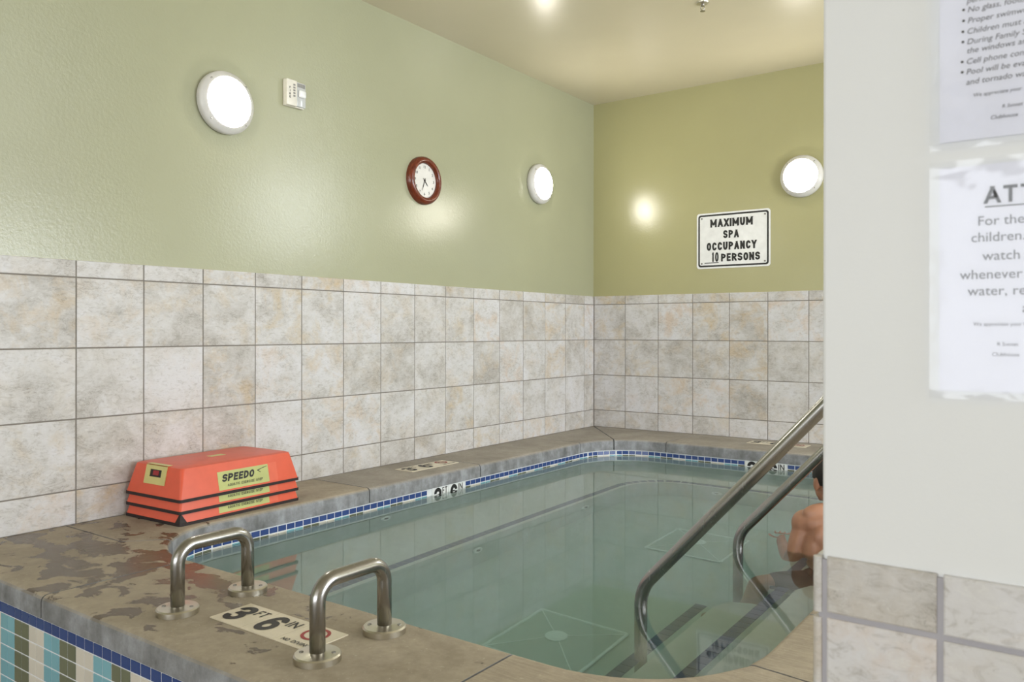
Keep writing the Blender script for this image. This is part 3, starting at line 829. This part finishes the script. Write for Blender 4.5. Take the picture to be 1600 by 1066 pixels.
obj('top_sticker', box((-.035, -.03, HS), (.005, .055, HS+.0008)), M['lime'], top)

# ------------------------------------------------------------------ wall lamps
def make_lamp(lb, mtx):
    t = thing('wall_lamp', lb, 'lamp', group='round bulkhead lamps on the green walls'); t.matrix_world = mtx
    obj('ring', lathe([(.10, .0), (.160, .0), (.167, .010), (.167, .030), (.161, .044), (.134, .058), (.130, .055), (.130, .02), (.10, .02), (.10, 0)], 56), M['lampring'], t, True, 40)
    obj('diffuser', lathe([(.130, .045), (.130, .060), (.122, .068), (.085, .080), (.045, .085), (0, .087)], 48), M['lampglow'], t, True)
    for k in range(4):
        a = PI/4+k*PI/2; s = obj('screw', lathe([(0, 0), (.005, 0), (.005, .003), (0, .004)], 10), M['screw'], t)
        s.location = (.149*math.cos(a), .149*math.sin(a), .0495)
    return t
make_lamp('lit round lamp on the left wall beside the white alarm device', frame((-.009, -3.945, 2.561), (0, 1, 0), (0, 0, 1)))
make_lamp('lit round lamp on the left wall right of the clock', frame((-.009, -.921, 2.575), (0, 1, 0), (0, 0, 1)))
make_lamp('lit round lamp on the back wall above the occupancy sign', frame((1.90, .009, 2.573), (1, 0, 0), (0, 0, 1)))

# ------------------------------------------------------------------ wall clock
clk = thing('wall_clock', 'round wall clock with a red brown wooden rim on the green wall', 'clock'); clk.matrix_world = frame((-.009, -2.357, 2.387), (0, 1, 0), (0, 0, 1))
obj('rim', lathe([(.118, .008), (.118, .030), (.124, .040), (.134, .046), (.146, .046), (.158, .036), (.166, .022), (.168, .0), (.10, .0), (.10, .008), (.118, .008)], 64), M['wood'], clk, True, 50)
fc = obj('face', lathe([(0, .010), (.119, .010), (.119, .016), (0, .016)], 48), M['face'], clk)
for k in range(1, 13):
    a = PI/2-k*PI/6
    text('numeral', str(k), .026, M['black'], fc, Matrix.Translation((.094*math.cos(a), .094*math.sin(a), .0166)))
def hand(nm, ang, L, w, z):
    u = Vector((math.sin(ang), math.cos(ang), 0)); v = Vector((u.y, -u.x, 0)); bm = bmesh.new()
    add = [-u*.018+v*w*.6, u*L*.6+v*w, u*L, u*L*.6-v*w, -u*.018-v*w*.6]
    a = [bm.verts.new(p+Vector((0, 0, z))) for p in add]; b = [bm.verts.new(p+Vector((0, 0, z+.0015))) for p in add]
    bm.faces.new(b); bm.faces.new(a[::-1])
    for i in range(5): bm.faces.new((a[i], a[(i+1) % 5], b[(i+1) % 5], b[i]))
    return obj(nm, bm, M['brass'], clk)
hand('hour_hand', math.radians(4.56*30), .050, .0035, .018); hand('minute_hand', math.radians(33.5*6), .078, .0025, .020)
obj('hub', lathe([(0, .016), (.006, .016), (.006, .023), (0, .024)], 14), M['brass'], clk)

# ------------------------------------------------------------------ horn strobe
hs = thing('fire_alarm_strobe', 'white fire alarm strobe box high on the green wall', 'fire alarm'); hs.matrix_world = frame((-.009, -3.484, 2.718), (0, 1, 0), (0, 0, 1))
obj('back_plate', box((-.070, -.076, 0), (.070, .076, .022), .004), M['plastic'], hs, True, 40)
obj('housing', box((-.070, -.074, .018), (.002, .074, .040), .004), M['plastic'], hs, True, 40)
obj('lens_block', box((.004, -.070, .016), (.070, .070, .034), .004), M['lens'], hs, True, 40)
obj('strobe', box((.014, -.018, .030), (.062, .026, .052), .009), M['enamel'], hs, True, 50)
gr = bmesh.new()
for k in range(6): add_box(gr, (.010+k*.0095, .042, .033), (.015+k*.0095, .064, .0365))
obj('speaker_grille', gr, M['grille'], hs)
for k, ch in enumerate('FIRE'): stext('alarm_letter', ch, .012, .009 if ch != 'I' else .006, .22, M['black'], hs, Matrix.Translation((-.050, .026-k*.018, .0403)))
sl_ = bmesh.new()
for k in range(5): add_box(sl_, (-.026, .042-k*.016, .039), (-.012, .052-k*.016, .0415))
obj('side_grille', sl_, M['grille'], hs)

# ------------------------------------------------------------------ occupancy sign
sg = thing('occupancy_sign', 'white metal sign reading maximum spa occupancy 10 persons on the back wall', 'sign'); sg.matrix_world = frame((1.330, .009, 2.111), (1, 0, 0), (0, 0, 1))
def rplate(hx, hy, r, z0, z1): return prism(rrect(hx, hy, r, 6), z0, z1)
obj('panel', rplate(.317, .236, .024, .001, .004), M['enamel'], sg)
bm = bmesh.new(); A = rrect(.303, .222, .022, 6); B = rrect(.289, .208, .014, 6)
va = [bm.verts.new((x, y, .0046)) for x, y in A]; vb = [bm.verts.new((x, y, .0046)) for x, y in B]
for i in range(len(A)): j = (i+1) % len(A); bm.faces.new((va[i], va[j], vb[j], vb[i]))
obj('border', bm, M['black'], sg)
for s_, wd, x, y, hh in (('MAXIMUM', .366, -.012, .146, .068), ('SPA', .135, -.014, .048, .066), ('OCCUPANCY', .430, -.012, -.050, .068), ('PERSONS', .332, .066, -.147, .066)):
    stext('sign_lettering', s_, hh, wd, .23, M['black'], sg, Matrix.Translation((x, y, .0045)))
stext('sign_lettering', '10', .080, .060, .15, M['black'], sg, Matrix.Translation((-.152, -.140, .0045)))
obj('underline', box((-.247, -.191, .004), (-.122, -.185, .0052)), M['black'], sg)
for sx, sy in ((-1, -1), (1, -1), (1, 1), (-1, 1)):
    s = obj('screw', lathe([(0, .004), (.008, .004), (.007, .007), (0, .008)], 12), M['screw'], sg); s.location = (sx*.272, sy*.192, 0)

# ------------------------------------------------------------------ sprinkler
sp = thing('fire_sprinkler', 'small steel fire sprinkler head on the ceiling', 'sprinkler', (1.745, -1.639, CEIL))
obj('escutcheon', lathe([(0, 0), (.04, 0), (.038, -.006), (.015, -.012), (0, -.012)], 24), M['flange'], sp, True, 40)
bm = bmesh.new(); add_lathe(bm, [(0, -.01), (.011, -.01), (.011, -.024), (0, -.024)], 14)
for s in (-1, 1): add_tube(bm, [(s*.009, 0, -.022), (s*.014, 0, -.036), (s*.003, 0, -.054)], .0025, 8)
obj('frame_arms', bm, M['steel'], sp)
obj('deflector', lathe([(0, -.054), (.016, -.054), (.016, -.056), (0, -.056)], 16), M['steel'], sp)

# ------------------------------------------------------------------ laminated notices on the column
def notice(lb, zt, zb, lines, ruled=None):
    xl = CX+.142; w = .216
    t = thing('laminated_notice', lb, 'notice'); t.matrix_world = frame((xl, CY-.0012, (zt+zb)/2), (1, 0, 0), (0, 0, 1))
    hh = (zt-zb)/2
    pp = obj('paper', box((0, -hh, 0), (w, hh, .0006)), M['paper'], t)
    bm = bmesh.new(); bx0, bx1, by0, by1 = -.011, w+.011, -hh-.010, hh+.008
    nx, ny = 20, 26; vs = [[bm.verts.new((bx0+(bx1-bx0)*i/nx, by0+(by1-by0)*j/ny, .0022+.0005*math.sin(i*1.3+j*.7)*math.sin(j*.9+.4))) for j in range(ny+1)] for i in range(nx+1)]
    for i in range(nx):
        for j in range(ny): bm.faces.new((vs[i][j], vs[i+1][j], vs[i+1][j+1], vs[i][j+1]))
    obj('clear_pouch', bm, M['film'], t, True)
    for s_, x, z, sz, mt, bold, sh in lines:
        if s_ == 'ATTENTION':
            stext('notice_heading', s_, .0205, .150, .19, M['black'], pp, Matrix.Translation((x-xl, z-(zt+zb)/2, .0009)), 0, 'LEFT'); continue
        text('notice_lettering', s_, sz, M[mt], pp, Matrix.Translation((x-xl, z-(zt+zb)/2, .0009)), 0, 1, sh, 'LEFT', .0001)
    if ruled:
        x0, x1, z = ruled; obj('underline', box((x0-xl, z-(zt+zb)/2-.0007, .0006), (x1-xl, z-(zt+zb)/2+.0007, .0011)), M['black'], pp)
    return t
def colpt(u, v):
    """where the photograph's sheet lettering sits on the column face, from picture measurements"""
    f = 1262.9; th = math.radians(35.7636); a = (u-800)/f; b = (v-517.07)/f
    dx, dy = a*math.cos(th)-math.sin(th), a*math.sin(th)+math.cos(th); t = (CY+6.558)/dy
    return 3.784+t*dx, EYE-t*b
def L(s_, u, v, sz, mt='gray', bold=0.0, sh=0.0): x, z = colpt(u, v); return (s_, x, z, sz, mt, bold, sh)
lo_lines = [L('ATTENTION', 1538, 305, .0245, 'black', .0006), L('For the safety of', 1527, 346, .0165), L('children. Your', 1517, 372, .0165), L('watch your', 1535, 400, .0165), L('whenever they', 1500, 430, .0165),
            L('water, regardless', 1512, 455, .0165), L('age', 1597, 481, .0165), L('We appreciate your help', 1521, 506, .0062), L('R Sunset', 1558, 537, .0062), L('Clubhouse', 1550, 553, .0066)]
x0, zz = colpt(1539, 323)
notice('laminated white notice with ATT heading on the column, the lower of two', EYE+.204, EYE-.074, lo_lines, (x0, CX+.142+.19, zz))
up = [L('permitted', 1510, 2, .0095, 'gray', 0, .2)]
for s_, u, v, d in (('No glass, food, or gum', 1511, 16, 1), ('Proper swimwear', 1511, 33, 1), ('Children must always', 1510, 50, 1), ('During Family Swim', 1510, 66, 1), ('the windows are', 1510, 80, 0), ('Cell phone conversations', 1509, 97, 1), ('Pool will be evacuated', 1509, 113, 1), ('and tornado warnings', 1509, 129, 0)):
    up.append(L(s_, u, v, .0098, 'gray', .0001, .2))
    if d: up.append(L('\u2022', u-9, v+1, .013, 'black', .0006))
up += [L('We appreciate your', 1520, 149, .0062, 'gray', 0, .2), L('R Sunset', 1565, 166, .006, 'gray', 0, .2), L('Clubhouse', 1547, 184, .0066, 'gray', 0, .2)]
notice('laminated white list of pool rules on the column, the upper notice', EYE+.236+.279, EYE+.236, up)

# ------------------------------------------------------------------ bather
PZ = ZF
f_ = Vector((-.55, .83, 0)).normalized(); l_ = Vector((-f_.y, f_.x, 0)); U = Vector((0, 0, 1))
man = thing('person', 'person with dark hair sitting in the water, bare back turned, beside the column', 'person')
pel = Vector((2.835, -2.70, BZ+.115)); 
def skin_mesh(nodes, edges):
    me = bpy.data.meshes.new('sk'); me.from_pydata([n[0] for n in nodes], edges, []); o = bpy.data.objects.new('sk', me); COL.objects.link(o)
    md = o.modifiers.new('s', 'SKIN'); md.use_smooth_shade = True
    for i, n in enumerate(nodes):
        sv = me.skin_vertices[0].data[i]; r = n[1]; sv.radius = (r, r) if not isinstance(r, tuple) else r; sv.use_root = (i == 0)
    ss = o.modifiers.new('u', 'SUBSURF'); ss.levels = ss.render_levels = 2
    m2 = bpy.data.meshes.new_from_object(o.evaluated_get(bpy.context.evaluated_depsgraph_get()))
    bpy.data.objects.remove(o); return m2
def chain(*pr):
    return skin_mesh([(Vector(p), r) for p, r in pr], [(i, i+1) for i in range(len(pr)-1)])
def ell(bm, c, r, mtx, seg=24, taper=None):
    rv = bmesh.ops.create_uvsphere(bm, u_segments=seg, v_segments=16, radius=1)
    for v in rv['verts']:
        p = Vector((v.co.x*r[0], v.co.y*r[1], v.co.z*r[2]))
        if taper: p = taper(p)
        v.co = mtx @ (Vector(c)+p)
ID = {}
SL = Vector((2.695, -2.70, .447)); SR = SL-l_*.36
neck = (SL+SR)/2+U*.055+Vector((-.03, .0, 0)); headc = Vector((2.772, -2.575, .637)); hf_ = Vector((-.74, .67, 0)).normalized(); hl_ = Vector((-hf_.y, hf_.x, 0))
parts = [chain((pel, .122), (pel.lerp(neck, .33)-f_*.01, .112), (pel.lerp(neck, .66)-f_*.012, .128), (pel.lerp(neck, .90)-f_*.01, .088), (neck+U*.03, .060), (headc-U*.05-f_*.01, .056))]
HIP = {}
for s, k, Sh in ((1, 'L', SL), (-1, 'R', SR)):
    if s == 1: el = Vector((2.640, -2.760, .165)); wr = Vector((2.522, -2.515, .255)); hd = Vector((-.24, .92, .26)).normalized()
    else: el = SR+Vector((.03, .12, -.28)); wr = el+f_*.23+U*.02; hd = (wr-el).normalized()
    sd = hd.cross(U).normalized()
    parts.append(chain((Sh-l_*s*.03, .058), (Sh, .064), (Sh.lerp(el, .4)+l_*s*.006, .055), (el, .042), (el.lerp(wr, .35), .041), (wr, .027), (wr+hd*.05, (.036, .018)), (wr+hd*.085, (.040, .015))))
    ID['hd'+k] = (wr, hd, sd)
    if s == 1: hip = pel+Vector((-.05, -.075, -.02)); kn = Vector((2.555, -2.925, BZ+.085)); an = Vector((2.500, -3.00, ZF+.085)); ft = Vector((-.95, -.3, 0)).normalized()
    else: hip = pel+Vector((-.02, .10, -.02)); kn = hip+Vector((-.10, .40, .05)); an = kn+Vector((-.02, .38, 0)); an.z = BZ+.06; ft = Vector((-.05, .5, 1)).normalized()
    HIP[k] = (hip, kn)
    parts.append(chain((hip, .098), (hip.lerp(kn, .5)+U*.004, .080), (kn, .056), (kn.lerp(an, .32)-ft*.012, .055), (an, .034), (an+ft*.12-U*.045, (.040, .028)), (an+ft*.185-U*.055, (.036, .018))))
for s, k in ((1, 'L'), (-1, 'R')):                   # fingers and thumb, rooted in the palm
    wr, hd, sd = ID['hd'+k]; pal = -U if s == 1 else -U
    for q, (off, Ln) in enumerate(((.030, .070), (.010, .078), (-.010, .072), (-.029, .058))):
        r0 = wr+hd*.075+sd*off*-s; pts = []
        for m_, (fr, cu) in enumerate(((0, 0), (.40, .05), (.72, .16), (1, .34))): pts.append((r0+hd*(.015+Ln*fr)+pal*Ln*cu*.6+sd*off*-s*.25*fr, .0090-.0012*m_))
        parts.append(skin_mesh(pts, [(i, i+1) for i in range(3)]))
    r0 = wr+hd*.028+sd*-s*.026
    parts.append(skin_mesh([(r0, .012), (r0+hd*.022+sd*-s*.024, .0115), (r0+hd*.050+sd*-s*.034+pal*.006, .0100), (r0+hd*.072+sd*-s*.034+pal*.014, .0085)], [(0, 1), (1, 2), (2, 3)]))
bm = bmesh.new()
for p in parts: bm.from_mesh(p)
TF = frame(pel.lerp(neck, .62), -l_, f_)               # torso axes: x right, y forward, z up
ell(bm, (0, -.005, 0), (.172, .115, .20), TF); ell(bm, (0, -.018, .150), (.178, .078, .082), TF); ell(bm, (0, -.02, -.17), (.150, .105, .16), TF)
for q in (-1, 1):
    ell(bm, (q*.115, -.045, .02), (.062, .060, .115), TF); ell(bm, (q*.085, -.075, .09), (.060, .035, .070), TF); ell(bm, (q*.065, -.02, .195), (.105, .045, .050), TF)
for Sh in (SL, SR): ell(bm, (0, 0, 0), (.066, .064, .066), Matrix.Translation(Sh))
HM = frame(headc, -hl_, hf_)                            # head axes: x right, y forward, z up
# skull and jaw
def jaw(p):
    t = max(0, -p.z/.12); return Vector((p.x*(1-.30*t), p.y*(1-.22*t)+.012*t, p.z))
ell(bm, (0, -.006, .012), (.077, .096, .108), HM, taper=jaw); ell(bm, (0, .030, -.055), (.052, .052, .052), HM)
ell(bm, (0, .088, -.012), (.011, .018, .024), HM); ell(bm, (0, .078, -.058), (.022, .012, .006), HM); ell(bm, (0, .078, -.070), (.020, .012, .007), HM); ell(bm, (0, .072, -.098), (.020, .014, .014), HM)
ell(bm, (0, .078, .026), (.056, .014, .008), HM)
for s in (-1, 1):
    em = HM @ Matrix.Translation((s*.076, -.010, -.012)) @ Matrix.Rotation(s*-.35, 4, 'Z')
    ell(bm, (s*.006, 0, 0), (.009, .019, .032), em, 14); ell(bm, (0, .004, -.028), (.008, .010, .010), em, 10)
me = bpy.data.meshes.new('body'); bm.to_mesh(me); bm.free()
tmp = bpy.data.objects.new('tmp', me); COL.objects.link(tmp)
r_ = tmp.modifiers.new('r', 'REMESH'); r_.mode = 'VOXEL'; r_.voxel_size = .0055; r_.use_smooth_shade = True
sm = tmp.modifiers.new('s', 'SMOOTH'); sm.factor = .5; sm.iterations = 13
bme = bpy.data.meshes.new_from_object(tmp.evaluated_get(bpy.context.evaluated_depsgraph_get())); bpy.data.objects.remove(tmp)
bme.name = 'body'; body = link('body', bme, None, man); bme.materials.clear(); bme.materials.append(M['skin'])
for p in bme.polygons: p.use_smooth = True
# hair cap: crown, back and sides, down to the nape
bm = bmesh.new(); rv = bmesh.ops.create_uvsphere(bm, u_segments=32, v_segments=24, radius=1)
dele = []
for v in bm.verts:
    x, y, z = v.co; hl = (.15 if y > .55 else (-.10 if y > .1 else (-.28 if y > -.25 else -.62)))
    if z < hl: dele.append(v)
    p = Vector((x*.082, y*.102-.008, z*.116+.014)); t = max(0, -p.z/.12); p.x *= (1-.24*t); p.y *= (1-.15*t)
    v.co = HM @ (p+Vector((0, 0, .002*math.sin(x*40+y*31)*math.cos(z*37))))
bmesh.ops.delete(bm, geom=dele, context='VERTS')
hr_ = obj('hair', bm, M['hair'], man, True)
bm = bmesh.new()
for s in (-1, 1): ell(bm, (s*.031, .083, .008), (.013, .009, .007), HM, 12)
obj('eyes', bm, M['enamel'], man, True)
bm = bmesh.new()
for s in (-1, 1): ell(bm, (s*.031, .0905, .008), (.006, .003, .006), HM, 10)
obj('irises', bm, M['hair'], man, True)
# swim shorts
sn = [(pel+U*.03, .138), (pel-U*.01, .142)]; se = [(0, 1)]
for k in 'LR':
    hip, kn = HIP[k]; b = len(sn); sn += [(hip.lerp(kn, .12), .106), (hip.lerp(kn, .45), .100), (hip.lerp(kn, .93), .082)]; se += [(1, b), (b, b+1), (b+1, b+2)]
sh = skin_mesh(sn, se); sh.name = 'shorts'
for v in sh.vertices:
    if v.co.z < BZ+.002: v.co.z = BZ+.002
sh.materials.clear(); link('shorts', sh, M['shorts'], man)
for p in sh.polygons: p.use_smooth = True
for v in bme.vertices:
    if v.co.z < BZ+.003 and (Vector((v.co.x, v.co.y, 0))-Vector((pel.x, pel.y, 0))).length < .30 and v.co.x > 2.57: v.co.z = BZ+.003
